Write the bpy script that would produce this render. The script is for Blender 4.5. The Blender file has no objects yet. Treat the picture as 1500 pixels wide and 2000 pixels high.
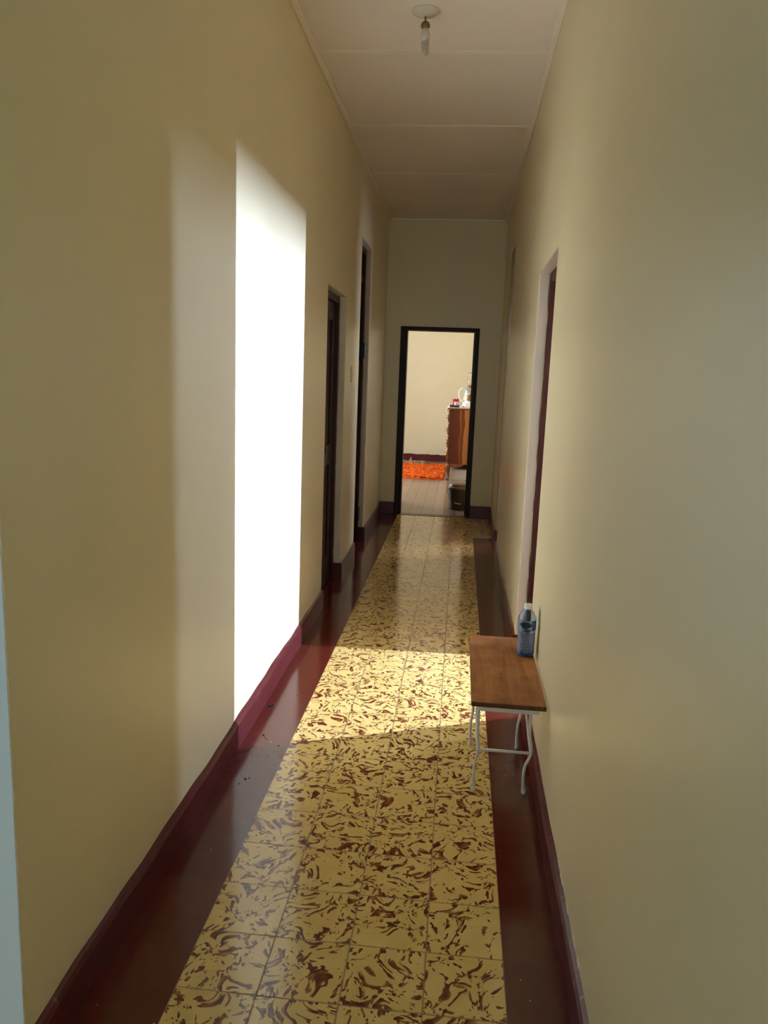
import bpy, bmesh, math, random
from mathutils import Vector, Matrix
random.seed(7)
S = bpy.context.scene
C = S.collection
PI = math.pi

# ------------------------------------------------------------------ settings
S.view_settings.view_transform = 'Standard'
S.view_settings.look = 'None'
S.view_settings.exposure = 0.14
S.view_settings.gamma = 1.0
S.view_settings.use_curve_mapping = False
S.cycles.use_denoising = True
S.cycles.denoising_prefilter = 'ACCURATE'
S.cycles.max_bounces = 16
S.cycles.diffuse_bounces = 8
S.cycles.glossy_bounces = 6
S.cycles.transmission_bounces = 12
S.cycles.sample_clamp_indirect = 8.0
S.cycles.caustics_refractive = False
S.cycles.caustics_reflective = False

# ------------------------------------------------------------------ layout (metres)
XL = -0.605                       # left corridor wall
def XR(y): return 0.560 + 0.0058 * (y - 1.5)   # right corridor wall (runs very slightly out of parallel)
H = 3.065
YE = 8.27                         # end wall, corridor side
YB = 8.41                         # end wall, bedroom side
YBACK = 13.86                     # bedroom back wall
XBR = 0.62                        # bedroom right wall
XBL = -2.3

# ------------------------------------------------------------------ mesh helpers
def box(bm, x0, x1, y0, y1, z0, z1, mi=0, fx=None):
    vs = []
    for x, y, z in ((x0,y0,z0),(x1,y0,z0),(x1,y1,z0),(x0,y1,z0),(x0,y0,z1),(x1,y0,z1),(x1,y1,z1),(x0,y1,z1)):
        vs.append(bm.verts.new((fx(x, y) if fx else x, y, z)))
    fs = []
    for q in ((0,3,2,1),(4,5,6,7),(0,1,5,4),(1,2,6,5),(2,3,7,6),(3,0,4,7)):
        f = bm.faces.new([vs[i] for i in q]); f.material_index = mi; fs.append(f)
    return fs

def tube(bm, pts, r, seg=10, caps=True):
    pts = [Vector(p) for p in pts]
    n = len(pts)
    rs = r if isinstance(r, (list, tuple)) else [r] * n
    rings = []
    up = None
    for i, p in enumerate(pts):
        t = (pts[min(i+1, n-1)] - pts[max(i-1, 0)]).normalized()
        if up is None:
            up = Vector((0,0,1)) if abs(t.z) < .9 else Vector((1,0,0))
        a = t.cross(up)
        if a.length < 1e-6: a = t.cross(Vector((0,1,0)))
        a.normalize(); b = t.cross(a).normalized(); up = b.cross(t) * -1 if False else a.cross(t)
        ring = [bm.verts.new(p + (a*math.cos(k*2*PI/seg) + b*math.sin(k*2*PI/seg))*rs[i]) for k in range(seg)]
        rings.append(ring)
    for i in range(n-1):
        for k in range(seg):
            f = bm.faces.new((rings[i][k], rings[i][(k+1)%seg], rings[i+1][(k+1)%seg], rings[i+1][k])); f.smooth = True
    if caps:
        bm.faces.new(rings[0][::-1]); bm.faces.new(rings[-1])

def lathe(bm, prof, cx, cy, seg=32, squash=None, smooth=True, mi=0, mfun=None):
    """prof: list of (r, z) from bottom to top; r = 0 closes with a point."""
    rings = []
    for r, z in prof:
        if r < 1e-6:
            rings.append([bm.verts.new((cx, cy, z))])
        else:
            rings.append([bm.verts.new((cx + r*math.cos(k*2*PI/seg), cy + r*math.sin(k*2*PI/seg), z)) for k in range(seg)])
    for ri, (a, b) in enumerate(zip(rings[:-1], rings[1:])):
        if mfun: mi = mfun(ri)
        for k in range(seg):
            k2 = (k+1) % seg
            if len(a) == 1 and len(b) == 1: continue
            if len(a) == 1: f = bm.faces.new((a[0], b[k2], b[k]))
            elif len(b) == 1: f = bm.faces.new((a[k], a[k2], b[0]))
            else: f = bm.faces.new((a[k], a[k2], b[k2], b[k]))
            f.smooth = smooth; f.material_index = mi

def prism(bm, poly, axis, a0, a1, smooth=False):
    """extrude a 2-D polygon (u, v) along axis: 'x' -> (u=y, v=z), 'y' -> (u=x, v=z), 'z' -> (u=x, v=y)."""
    def P(u, v, w):
        return {'x': (w, u, v), 'y': (u, w, v), 'z': (u, v, w)}[axis]
    A = [bm.verts.new(P(u, v, a0)) for u, v in poly]
    B = [bm.verts.new(P(u, v, a1)) for u, v in poly]
    n = len(poly)
    fa = bm.faces.new(A); fb = bm.faces.new(B[::-1])
    for i in range(n):
        f = bm.faces.new((A[i], B[i], B[(i+1)%n], A[(i+1)%n])); f.smooth = smooth
    bmesh.ops.triangulate(bm, faces=[fa, fb])

def bez(p0, p1, p2, p3, n=10):
    out = []
    for i in range(n+1):
        t = i/n; s = 1-t
        out.append(tuple(s**3*a + 3*s*s*t*b + 3*s*t*t*c + t**3*d for a, b, c, d in zip(p0, p1, p2, p3)))
    return out

def wloc(o):
    v = Vector((0,0,0))
    while o is not None:
        v += o.location; o = o.parent
    return v

def obj(name, bm, mats, parent=None, bevel=0.0, base=None, bseg=2):
    """link a bmesh (verts in world coordinates) as one mesh object under parent."""
    if not isinstance(mats, (list, tuple)): mats = [mats]
    bmesh.ops.recalc_face_normals(bm, faces=bm.faces)
    off = wloc(parent) if parent else Vector((0,0,0))
    loc = Vector(base) if base else Vector((0,0,0))
    if parent: loc = Vector((0,0,0))
    for v in bm.verts: v.co -= off + loc
    me = bpy.data.meshes.new(name); bm.to_mesh(me); bm.free()
    for m in mats: me.materials.append(m)
    o = bpy.data.objects.new(name, me); C.objects.link(o)
    o.location = loc
    if parent: o.parent = parent
    if bevel > 0:
        md = o.modifiers.new('bevel', 'BEVEL'); md.width = bevel; md.segments = bseg; md.limit_method = 'ANGLE'; md.angle_limit = math.radians(40)
    return o

def struct(name, bm, mats, **k):
    o = obj(name, bm, mats, **k)
    if not k.get('parent'): o['kind'] = 'structure'
    return o

def thing(name, label, cat, loc, group=None):
    o = bpy.data.objects.new(name, None); C.objects.link(o)
    o.empty_display_size = .05; o.location = loc
    o['label'] = label; o['category'] = cat
    if group: o['group'] = group
    return o

def tag(o, label, cat, group=None, kind=None):
    o['label'] = label; o['category'] = cat
    if group: o['group'] = group
    if kind: o['kind'] = kind
    return o

def sroot(name, loc):
    o = bpy.data.objects.new(name, None); C.objects.link(o); o.location = loc; o['kind'] = 'structure'; o.empty_display_size = .05
    return o

NB = bmesh.new

# ------------------------------------------------------------------ materials
class N:
    """small node-graph helper"""
    def __init__(s, name):
        s.m = bpy.data.materials.new(name); s.m.use_nodes = True
        s.t = s.m.node_tree; s.t.nodes.clear()
        s.out = s.t.nodes.new('ShaderNodeOutputMaterial')
        s.b = s.t.nodes.new('ShaderNodeBsdfPrincipled')
        s.t.links.new(s.b.outputs[0], s.out.inputs[0])
    def node(s, typ, ins=None, **props):
        n = s.t.nodes.new('ShaderNode' + typ)
        for k, v in props.items(): setattr(n, k, v)
        for k, v in (ins or {}).items(): s.set(n.inputs[k], v)
        return n
    def set(s, sock, v):
        if hasattr(v, 'is_output'): s.t.links.new(v, sock)
        else:
            if isinstance(v, (tuple, list)) and len(v) == 3 and sock.type == 'RGBA': v = (*v, 1)
            sock.default_value = v
    def math(s, op, a, b=None, c=None, clamp=False):
        n = s.t.nodes.new('ShaderNodeMath'); n.operation = op; n.use_clamp = clamp
        for i, v in enumerate((a, b, c)):
            if v is not None: s.set(n.inputs[i], v)
        return n.outputs[0]
    def vmath(s, op, a, b=None, scale=None):
        n = s.t.nodes.new('ShaderNodeVectorMath'); n.operation = op
        s.set(n.inputs[0], a)
        if b is not None: s.set(n.inputs[1], b)
        if scale is not None: s.set(n.inputs['Scale'], scale)
        return n.outputs[0]
    def mix(s, f, a, b, blend='MIX'):
        n = s.t.nodes.new('ShaderNodeMix'); n.data_type = 'RGBA'; n.blend_type = blend
        s.set(n.inputs[0], f); s.set(n.inputs[6], a); s.set(n.inputs[7], b)
        return n.outputs[2]
    def noise(s, vec, scale, detail=2, rough=.5, w=None, dist=0.0):
        n = s.t.nodes.new('ShaderNodeTexNoise')
        if w is not None: n.noise_dimensions = '4D'; s.set(n.inputs['W'], w)
        s.set(n.inputs['Vector'], vec); n.inputs['Scale'].default_value = scale
        n.inputs['Detail'].default_value = detail; n.inputs['Roughness'].default_value = rough
        n.inputs['Distortion'].default_value = dist
        return n.outputs[0], n.outputs[1]
    def ramp(s, f, stops, interp='LINEAR'):
        n = s.t.nodes.new('ShaderNodeValToRGB'); n.color_ramp.interpolation = interp
        e = n.color_ramp.elements
        while len(e) < len(stops): e.new(.5)
        for q, (p, col) in zip(e, stops):
            q.position = p; q.color = (*col, 1) if len(col) == 3 else col
        s.set(n.inputs[0], f)
        return n.outputs[0]
    def pos(s): return s.t.nodes.new('ShaderNodeNewGeometry').outputs['Position']
    def objc(s): return s.t.nodes.new('ShaderNodeTexCoord').outputs['Object']
    def sep(s, v):
        n = s.t.nodes.new('ShaderNodeSeparateXYZ'); s.set(n.inputs[0], v); return n.outputs
    def comb(s, x, y, z):
        n = s.t.nodes.new('ShaderNodeCombineXYZ')
        for i, v in enumerate((x, y, z)): s.set(n.inputs[i], v)
        return n.outputs[0]
    def bump(s, h, strength, dist=.01):
        n = s.t.nodes.new('ShaderNodeBump'); n.inputs['Strength'].default_value = strength; n.inputs['Distance'].default_value = dist
        s.set(n.inputs['Height'], h); s.t.links.new(n.outputs[0], s.b.inputs['Normal'])
    def P(s, **k):
        for key, v in k.items(): s.set(s.b.inputs[key.replace('_', ' ')], v)
        return s.m

def simple(name, col, rough=.5, metal=0.0, spec=.5, vary=.08, scale=12, bump=0.0):
    n = N(name)
    f, _ = n.noise(n.objc(), scale, 4, .6)
    lo = tuple(max(0, c*(1-vary)) for c in col); hi = tuple(min(1, c*(1+vary)) for c in col)
    c = n.ramp(f, [(.3, lo), (.7, hi)])
    if bump: n.bump(f, bump, .004)
    return n.P(Base_Color=c, Roughness=rough, Metallic=metal, Specular_IOR_Level=spec)

def paint(name, col, rough=.32, spec=.5, vary=.03, bump=.06, white_edge=False):
    n = N(name)
    p = n.pos()
    f, _ = n.noise(p, 1.7, 3, .5)
    g, _ = n.noise(p, 55, 3, .6)
    c = n.ramp(f, [(.3, tuple(q*(1-vary) for q in col)), (.7, tuple(min(1, q*(1+vary)) for q in col))])
    h, _ = n.noise(p, 9, 2, .5)
    hh = n.math('ADD', n.math('MULTIPLY', g, .35), n.math('MULTIPLY', h, 1.2))
    n.bump(hh, bump, .01)
    r = n.math('ADD', n.math('MULTIPLY', f, .1), rough-.05)
    return n.P(Base_Color=c, Roughness=r, Specular_IOR_Level=spec)

CREAM = (.79, .685, .465)
M_wall = paint('cream_wall_paint', CREAM, .36, .4)
M_wallL = M_wall
M_bedwall = paint('bedroom_wall_paint', (.78, .69, .50), .45)
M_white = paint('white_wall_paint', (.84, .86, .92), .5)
M_ceil = paint('ceiling_paint', (.82, .74, .68), .6, .3)
M_batten = paint('batten_paint', (.86, .79, .70), .5, .4)
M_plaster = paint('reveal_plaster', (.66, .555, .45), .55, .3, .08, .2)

# floor tiles
def tile_material():
    n = N('swirl_cement_tiles')
    p = n.pos(); x, y, z = n.sep(p)
    u = n.math('DIVIDE', x, .2); v = n.math('DIVIDE', y, .2)
    cu = n.math('FLOOR', u); cv = n.math('FLOOR', v)
    fu = n.math('FRACT', u); fv = n.math('FRACT', v)
    wn = n.node('TexWhiteNoise', {'Vector': n.comb(cu, cv, 0)}, noise_dimensions='3D')
    rnd = wn.outputs['Value']; rc = wn.outputs['Color']
    # per-tile rotated, shifted coordinates
    q = n.comb(n.math('SUBTRACT', fu, .5), n.math('SUBTRACT', fv, .5), 0)
    rot = n.node('VectorRotate', {'Vector': q, 'Angle': n.math('MULTIPLY', rnd, 2.6)}, rotation_type='Z_AXIS')
    q = n.vmath('ADD', rot.outputs[0], n.vmath('SCALE', rc, scale=37.0))
    # swirl warp
    _, wc = n.noise(q, 1.6, 1, .5)
    q2 = n.vmath('ADD', q, n.vmath('SCALE', n.vmath('SUBTRACT', wc, (.5,.5,.5)), scale=.9))
    q3 = n.vmath('MULTIPLY', q2, (1.0, 1.9, 1.0))
    def strokes(off, sc, msc, thr, gain, wmax):
        qq = n.vmath('ADD', n.vmath('MULTIPLY', q2, sc), off)
        a, _ = n.noise(qq, 1.0, 2.2, .42)
        m, _ = n.noise(n.vmath('ADD', q2, (off[1]+3.3, off[0]+8.1, 2.2)), msc, 1.8, .5)
        w = n.math('MINIMUM', n.math('MULTIPLY', n.math('SUBTRACT', m, thr, clamp=True), gain), wmax)
        sg = n.math('DIVIDE', n.math('SUBTRACT', a, .5), n.math('ADD', w, .0001))
        return w, n.math('ADD', n.math('MULTIPLY', sg, .5), .5, clamp=True)
    base_n, _ = n.noise(q2, 2.5, 3, .6)
    col = n.ramp(base_n, [(.3, (.65, .435, .130)), (.7, (.76, .53, .195))])
    dark = (.11, .023, .009); mid = (.23, .062, .020); lite = (.36, .17, .055)
    for off, sc, msc, thr, gain, wmax in (((5.7, 9.2, 0), (2.7, 5.4, 1), 6.6, .512, .75, .075), ((21.7, 3.2, 4), (5.4, 3.0, 1), 7.2, .53, .75, .070), ((41.7, 13.2, 9), (4.0, 6.0, 1), 8.4, .575, .75, .06)):
        w, t = strokes(off, sc, msc, thr, gain, wmax)
        st = n.ramp(t, [(0, dark), (.36, dark), (.62, mid), (.86, lite), (1, lite)])
        ins = n.ramp(t, [(.0, (0,0,0)), (.08, (1,1,1)), (.86, (1,1,1)), (1.0, (0,0,0))])
        g = n.math('MULTIPLY', n.math('GREATER_THAN', w, .006), ins)
        col = n.mix(g, col, st)
    # joints
    du = n.math('MINIMUM', fu, n.math('SUBTRACT', 1, fu)); dv = n.math('MINIMUM', fv, n.math('SUBTRACT', 1, fv))
    d = n.math('MINIMUM', du, dv)
    jn, _ = n.noise(p, 30, 2)
    j = n.math('LESS_THAN', d, n.math('MULTIPLY', jn, .022))
    col = n.mix(n.math('MULTIPLY', j, .75), col, (.16, .085, .03))
    rn, _ = n.noise(p, 6, 4, .6)
    rough = n.math('ADD', n.math('MULTIPLY', rn, .14), n.math('ADD', .065, n.math('MULTIPLY', j, .3)))
    big, _ = n.noise(p, 5.5, 1)
    n.bump(n.math('SUBTRACT', n.math('MULTIPLY', big, .5), n.math('MULTIPLY', j, .5)), .05, .004)
    return n.P(Base_Color=col, Roughness=rough, Specular_IOR_Level=.5)
M_tile = tile_material()

def border_material():
    n = N('red_border_tiles')
    p = n.pos(); x, y, z = n.sep(p)
    v = n.math('DIVIDE', y, .2)
    fv = n.math('FRACT', v)
    wn = n.node('TexWhiteNoise', {'Vector': n.comb(n.math('FLOOR', v), n.math('GREATER_THAN', x, 0), 0)}, noise_dimensions='3D')
    nz, _ = n.noise(p, 14, 4, .6)
    f = n.math('ADD', n.math('MULTIPLY', nz, .7), n.math('MULTIPLY', wn.outputs['Value'], .3))
    col = n.ramp(f, [(.25, (.080, .0105, .0060)), (.75, (.112, .017, .0090))])
    dv = n.math('MINIMUM', fv, n.math('SUBTRACT', 1, fv))
    j = n.math('LESS_THAN', dv, .008)
    col = n.mix(n.math('MULTIPLY', j, .6), col, (.07, .03, .022))
    sp, _ = n.noise(p, 60, 2, .5)
    col = n.mix(n.math('GREATER_THAN', sp, .76), col, (.45, .38, .30))
    rn, _ = n.noise(p, 7, 3, .6)
    n.bump(n.math('MULTIPLY', j, -1), .05, .004)
    return n.P(Base_Color=col, Roughness=n.math('ADD', n.math('MULTIPLY', rn, .14), .08), Specular_IOR_Level=.5)
M_border = border_material()

def skirt_material():
    n = N('maroon_skirting_paint')
    p = n.pos()
    nz, _ = n.noise(p, 9, 4, .6)
    col = n.ramp(nz, [(.3, (.085, .0125, .0135)), (.7, (.115, .019, .020))])
    sc, _ = n.noise(n.vmath('MULTIPLY', p, (1, 22, 5)), 3, 2, .6)
    col = n.mix(n.math('MULTIPLY', n.math('GREATER_THAN', sc, .70), .35), col, (.42, .22, .20))
    n.bump(nz, .12, .01)
    return n.P(Base_Color=col, Roughness=.34, Specular_IOR_Level=.35)
M_skirt = skirt_material()

def wood(name, c0, c1, c2, scale=(40, 40, 2.0), rough=.4, spec=.5):
    n = N(name)
    q = n.vmath('MULTIPLY', n.objc(), scale)
    f, _ = n.noise(q, 1.0, 5, .6, dist=1.2)
    g, _ = n.noise(q, 6, 3, .5)
    t = n.math('ADD', n.math('MULTIPLY', f, .8), n.math('MULTIPLY', g, .2))
    col = n.ramp(t, [(.3, c0), (.5, c1), (.72, c2)])
    n.bump(g, .04, .002)
    return n.P(Base_Color=col, Roughness=rough, Specular_IOR_Level=spec)
M_door = wood('dark_door_wood', (.022, .007, .004), (.042, .012, .007), (.065, .019, .010), rough=.45, spec=.3)
M_frame = wood('dark_frame_wood', (.014, .006, .0045), (.024, .010, .007), (.04, .014, .009), rough=.5, spec=.25)
M_redframe = wood('red_brown_frame_wood', (.045, .010, .006), (.068, .016, .009), (.095, .022, .013), rough=.5, spec=.2)
M_table = None
def table_wood():
    n = N('worn_table_wood')
    o = n.objc()
    q = n.vmath('MULTIPLY', o, (30, 3.0, 30))
    f, _ = n.noise(q, 1.0, 5, .65, dist=.8)
    st, _ = n.noise(o, 6, 6, .7)
    t = n.math('ADD', n.math('MULTIPLY', f, .45), n.math('MULTIPLY', st, .55))
    col = n.ramp(t, [(.34, (.17, .054, .016)), (.50, (.33, .125, .036)), (.66, (.49, .215, .078))])
    sp, _ = n.noise(o, 38, 2)
    col = n.mix(n.math('MULTIPLY', n.math('GREATER_THAN', sp, .73), .7), col, (.055, .018, .008))
    n.bump(f, .08, .002)
    return n.P(Base_Color=col, Roughness=n.math('ADD', n.math('MULTIPLY', st, .25), .40), Specular_IOR_Level=.35)
M_table = table_wood()
M_tedge = wood('dark_table_edge', (.06, .022, .008), (.10, .036, .012), (.14, .055, .018), rough=.5, spec=.3)

def veneer():
    n = N('figured_veneer')
    o = n.pos(); x, y, z = n.sep(o)
    wob, _ = n.noise(n.comb(n.math('MULTIPLY', x, 3), y, n.math('MULTIPLY', z, 2.2)), 1.4, 2, .5)
    xx = n.math('ADD', x, n.math('MULTIPLY', n.math('SUBTRACT', wob, .5), .10))
    t = n.math('DIVIDE', n.math('SUBTRACT', xx, .05), .5)
    fine, _ = n.noise(n.comb(n.math('MULTIPLY', xx, 60), y, n.math('MULTIPLY', z, 2)), 1.0, 3, .6)
    t = n.math('ADD', t, n.math('MULTIPLY', n.math('SUBTRACT', fine, .5), .10))
    col = n.ramp(t, [(.0, (.075, .016, .004)), (.26, (.105, .022, .005)), (.34, (.12, .026, .006)), (.37, (.25, .085, .020)), (.41, (.15, .035, .008)), (.46, (.13, .028, .006)), (.49, (.36, .145, .036)), (.60, (.30, .11, .028)), (.72, (.2, .06, .015)), (1, (.16, .045, .012))])
    return n.P(Base_Color=col, Roughness=.4, Specular_IOR_Level=.25)
M_veneer = veneer()
M_chestwood = wood('chest_wood', (.13, .032, .008), (.21, .06, .015), (.30, .105, .028), rough=.36)
M_iron = simple('white_painted_iron', (.70, .66, .58), .5, vary=.06, scale=60, bump=.15)
def rusty_iron():
    n = N('chipped_white_iron')
    o = n.objc()
    f, _ = n.noise(o, 45, 4, .6)
    col = n.ramp(f, [(.2, (.62, .58, .50)), (.63, (.74, .70, .62)), (.72, (.74, .70, .62)), (.76, (.20, .13, .08))])
    n.bump(f, .2, .002)
    return n.P(Base_Color=col, Roughness=.5)
M_iron = rusty_iron()
M_capw = simple('white_cap_plastic', (.80, .82, .80), .4, vary=.02)
M_lampw = simple('aged_white_plastic', (.66, .60, .53), .45, vary=.05)
M_lampd = simple('aged_brass', (.22, .15, .07), .45, metal=.6)
M_cord = simple('dark_cord', (.10, .07, .05), .6)
M_black = simple('black_lacquer', (.018, .014, .012), .4)
M_red = simple('red_tin', (.50, .010, .035), .35)
M_paper = simple('white_label_paper', (.82, .82, .84), .6, vary=.03)
M_greyp = simple('grey_print', (.35, .42, .45), .6)
M_cloth = simple('white_cotton', (.82, .78, .74), .85, vary=.05, scale=60)
M_plastbag = simple('white_plastic_film', (.84, .84, .86), .45, vary=.03)
M_grey = simple('pale_grey_box', (.55, .47, .44), .7, vary=.06)
M_bucket = simple('dark_olive_plastic', (.085, .054, .024), .33, vary=.1)
M_lid = simple('olive_lid_plastic', (.16, .095, .036), .35, vary=.1)
M_grip = simple('pale_grip_plastic', (.62, .52, .42), .4)
M_brass = simple('bright_brass', (.80, .60, .30), .3, metal=1.0)
M_orange = simple('orange_shag', (.95, .165, .010), .9, vary=.25, scale=25)
M_chip = simple('pale_plaster_chips', (.55, .46, .41), .9, vary=.1)
M_crumb = simple('dark_dirt', (.02, .012, .010), .9)
M_switch = simple('switch_plastic', (.80, .72, .55), .35, vary=.02)
M_dark = simple('black_iron', (.012, .010, .010), .5)
M_grime = simple('grey_glazing', (.20, .165, .12), .25, vary=.15)
M_outer = simple('neighbour_render', (.6, .55, .48), .8)

def clear(name, col, ior=1.33, rough=.02, alpha=None):
    n = N(name)
    n.b.inputs['Transmission Weight'].default_value = 1.0
    n.b.inputs['IOR'].default_value = ior
    return n.P(Base_Color=col, Roughness=rough)
M_pet = clear('blue_tinted_water_bottle', (.60, .74, .97), 1.40, .02)
def film(name, col, tr, rough):
    n = N(name); n.b.inputs['Transmission Weight'].default_value = tr; n.b.inputs['IOR'].default_value = 1.35
    return n.P(Base_Color=col, Roughness=rough)
M_ribhi = film('rib_painted_refraction_hi', (.78, .82, .95), .72, .12)  # pale crests and dark grooves paint in the bottle's refraction stripes
M_riblo = film('rib_painted_refraction_lo', (.16, .22, .42), .60, .15)
M_petbase = clear('deep_blue_bottle_base', (.10, .22, .62), 1.3, .05)
M_glass = clear('lamp_glass', (.97, .97, .95), 1.45, .0)
M_cfl = simple('lamp_tube_glass', (.55, .52, .47), .25, vary=.03)
M_enamel = None
def enamel():
    n = N('painted_enamel')
    o = n.objc(); x, y, z = n.sep(o)
    nz, _ = n.noise(o, 14, 3, .6)
    base = n.ramp(n.noise(n.vmath('MULTIPLY', o, (1, 1, 3)), 7, 2)[0], [(.40, (.80, .79, .77)), (.58, (.36, .34, .36))])
    dx = n.math('SUBTRACT', x, .035); dz = n.math('SUBTRACT', z, .135)
    d = n.math('SQRT', n.math('ADD', n.math('MULTIPLY', dx, dx), n.math('MULTIPLY', dz, dz)))
    d = n.math('ADD', d, n.math('MULTIPLY', n.math('SUBTRACT', nz, .5), .05))
    fl = n.ramp(d, [(0, (.5, .25, .16)), (.028, (.16, .06, .02)), (.05, (.20, .10, .03)), (.052, (.45, .36, .06)), (.07, (.45, .36, .06)), (.078, (1, 1, 1))])
    k = n.math('LESS_THAN', d, .073)
    return n.P(Base_Color=n.mix(k, base, fl), Roughness=.2)
M_enamel = enamel()
M_enamelw = simple('white_enamel', (.84, .82, .78), .2, vary=.02)
def planks():
    n = N('bedroom_floorboards')
    p = n.pos(); x, y, z = n.sep(p)
    u = n.math('DIVIDE', n.math('ADD', x, .03), .125)
    fu = n.math('FRACT', u)
    wn = n.node('TexWhiteNoise', {'W': n.math('FLOOR', u)}, noise_dimensions='1D')
    g, _ = n.noise(n.comb(n.math('MULTIPLY', x, 45), n.math('MULTIPLY', y, 2.2), n.math('MULTIPLY', wn.outputs[0], 20)), 1.0, 4, .6)
    t = n.math('ADD', n.math('MULTIPLY', g, .6), n.math('MULTIPLY', wn.outputs[0], .4))
    col = n.ramp(t, [(.2, (.20, .125, .085)), (.8, (.36, .25, .185))])
    d = n.math('MINIMUM', fu, n.math('SUBTRACT', 1, fu))
    col = n.mix(n.math('LESS_THAN', d, .022), col, (.05, .028, .02))
    return n.P(Base_Color=col, Roughness=.30, Specular_IOR_Level=.5)
M_plank = planks()
M_thresh = simple('worn_threshold_wood', (.10, .058, .045), .4)

# ------------------------------------------------------------------ SETTING: floors
ZT = -0.12
bm = NB()
box(bm, -.4, .4, -2.6, 7.22, ZT, 0, 0)                      # patterned runner
box(bm, -.6, -.4, 1.3, YE, ZT, 0, 1)                        # red border, left
box(bm, -.9, -.6, 1.3, YE, ZT, 0, 1)
box(bm, .4, .86, -2.6, 7.22, ZT, 0, 1)                      # red border, right (and into the doorways)
box(bm, -.4, .86, 7.22, YE, ZT, 0, 0)                       # runner spreads to the right wall
box(bm, -2.6, -.4, -2.6, 1.3, ZT, 0, 0)
floor = struct('floor', bm, [M_tile, M_border])
bm = NB(); box(bm, XBL-.2, XBR+.2, YE+.10, YBACK+.2, ZT, 0.0)
struct('floor_bedroom', bm, M_plank)
bm = NB(); box(bm, -.60, .60, YE-.012, YE+.10, ZT, .004)
bm2 = bm; struct('trim_1', bm2, M_thresh, bevel=.002)
bm = NB(); box(bm, .86, 2.6, 2.4, 8.27, ZT, 0.0)
struct('floor_side', bm, M_border)

# ------------------------------------------------------------------ SETTING: walls
D1 = (4.71, 5.47, 2.010)      # left door 1: y0, y1, head
D2 = (6.20, 6.86, 2.535)      # left door 2 (with fanlight)
D3 = (3.29, 4.10, 2.020)      # right door
D4 = (6.58, 7.06, 2.560)      # right opening beyond
WT = .25
bm = NB()
for y0, y1, z0 in ((1.298, D1[0], 0), (D1[0], D1[1], D1[2]), (D1[1], D2[0], 0), (D2[0], D2[1], D2[2]), (D2[1], YE, 0)):
    fs = box(bm, XL-WT, XL, y0, y1, z0, H)
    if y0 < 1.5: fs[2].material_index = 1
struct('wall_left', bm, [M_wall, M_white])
# rough plaster lip down the wall's near corner
bm = NB()
zz = 0.0; prevo = None; rows = []
while zz < H:
    rows.append((zz, .0035 + random.random()*.0035 + (.004 if random.random() < .08 else 0)))
    zz += random.uniform(.006, .02)
rows.append((H, .005))
va = [bm.verts.new((XL+.0012, 1.2975, z)) for z, w in rows]; vb = [bm.verts.new((XL+.0012, 1.2975+w, z)) for z, w in rows]
vc = [bm.verts.new((XL-.004, 1.2972, z)) for z, w in rows]; vd = [bm.verts.new((XL-.002, 1.2975+w, z)) for z, w in rows]
for i in range(len(rows)-1):
    bm.faces.new((va[i], vb[i], vb[i+1], va[i+1])); bm.faces.new((vc[i], va[i], va[i+1], vc[i+1])); bm.faces.new((vb[i], vd[i], vd[i+1], vb[i+1]))
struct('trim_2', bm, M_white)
fx = lambda x, y: x + XR(y)
bm = NB()
for y0, y1, z0 in ((-2.6, D3[0], 0), (D3[0], D3[1], D3[2]), (D3[1], D4[0], 0), (D4[0], D4[1], D4[2]), (D4[1], YE, 0)):
    box(bm, 0, WT, y0, y1, z0, H, fx=fx)
struct('wall_right', bm, M_wall)
DE = (-.445, .375, 1.995)     # end door, outside of its frame
bm = NB()
box(bm, XBL, DE[0]+.015, YE, YB, 0, H); box(bm, DE[1]-.015, XR(YE)+WT, YE, YB, 0, H); box(bm, DE[0]+.015, DE[1]-.015, YE, YB, DE[2]-.015, H)
struct('wall_end', bm, M_wall)
bm = NB()
box(bm, -2.6, XL-WT, 1.298, 1.5, 0, H)
struct('wall_entry', bm, M_white)
bm = NB(); box(bm, -2.75, .56+WT, -2.75, -2.6, 0, .8); box(bm, -2.75, -.62, -2.75, -2.6, .8, 2.6); box(bm, .45, .56+WT, -2.75, -2.6, .8, 2.6); box(bm, -2.75, .56+WT, -2.75, -2.6, 2.6, H)
struct('wall_back', bm, M_white)
bm = NB(); box(bm, -2.75, -2.6, -2.75, 1.5, 0, H); struct('wall_entry_left', bm, M_white)
# bedroom
bm = NB(); box(bm, XBL-.15, XBR+.15, YBACK, YBACK+.15, 0, H); struct('wall_bedroom_back', bm, M_bedwall)
bm = NB(); box(bm, XBR, XBR+.15, YB, YBACK, 0, H); struct('wall_bedroom_right', bm, M_bedwall)
bm = NB()
BW = (10.0, 11.6, .85, 2.25)
box(bm, XBL-.15, XBL, YB, BW[0], 0, H); box(bm, XBL-.15, XBL, BW[1], YBACK, 0, H); box(bm, XBL-.15, XBL, BW[0], BW[1], 0, BW[2]); box(bm, XBL-.15, XBL, BW[0], BW[1], BW[3], H)
struct('wall_bedroom_left', bm, M_bedwall)
bm = NB()
zs = .10
pts = []
yy = XBL
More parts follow.
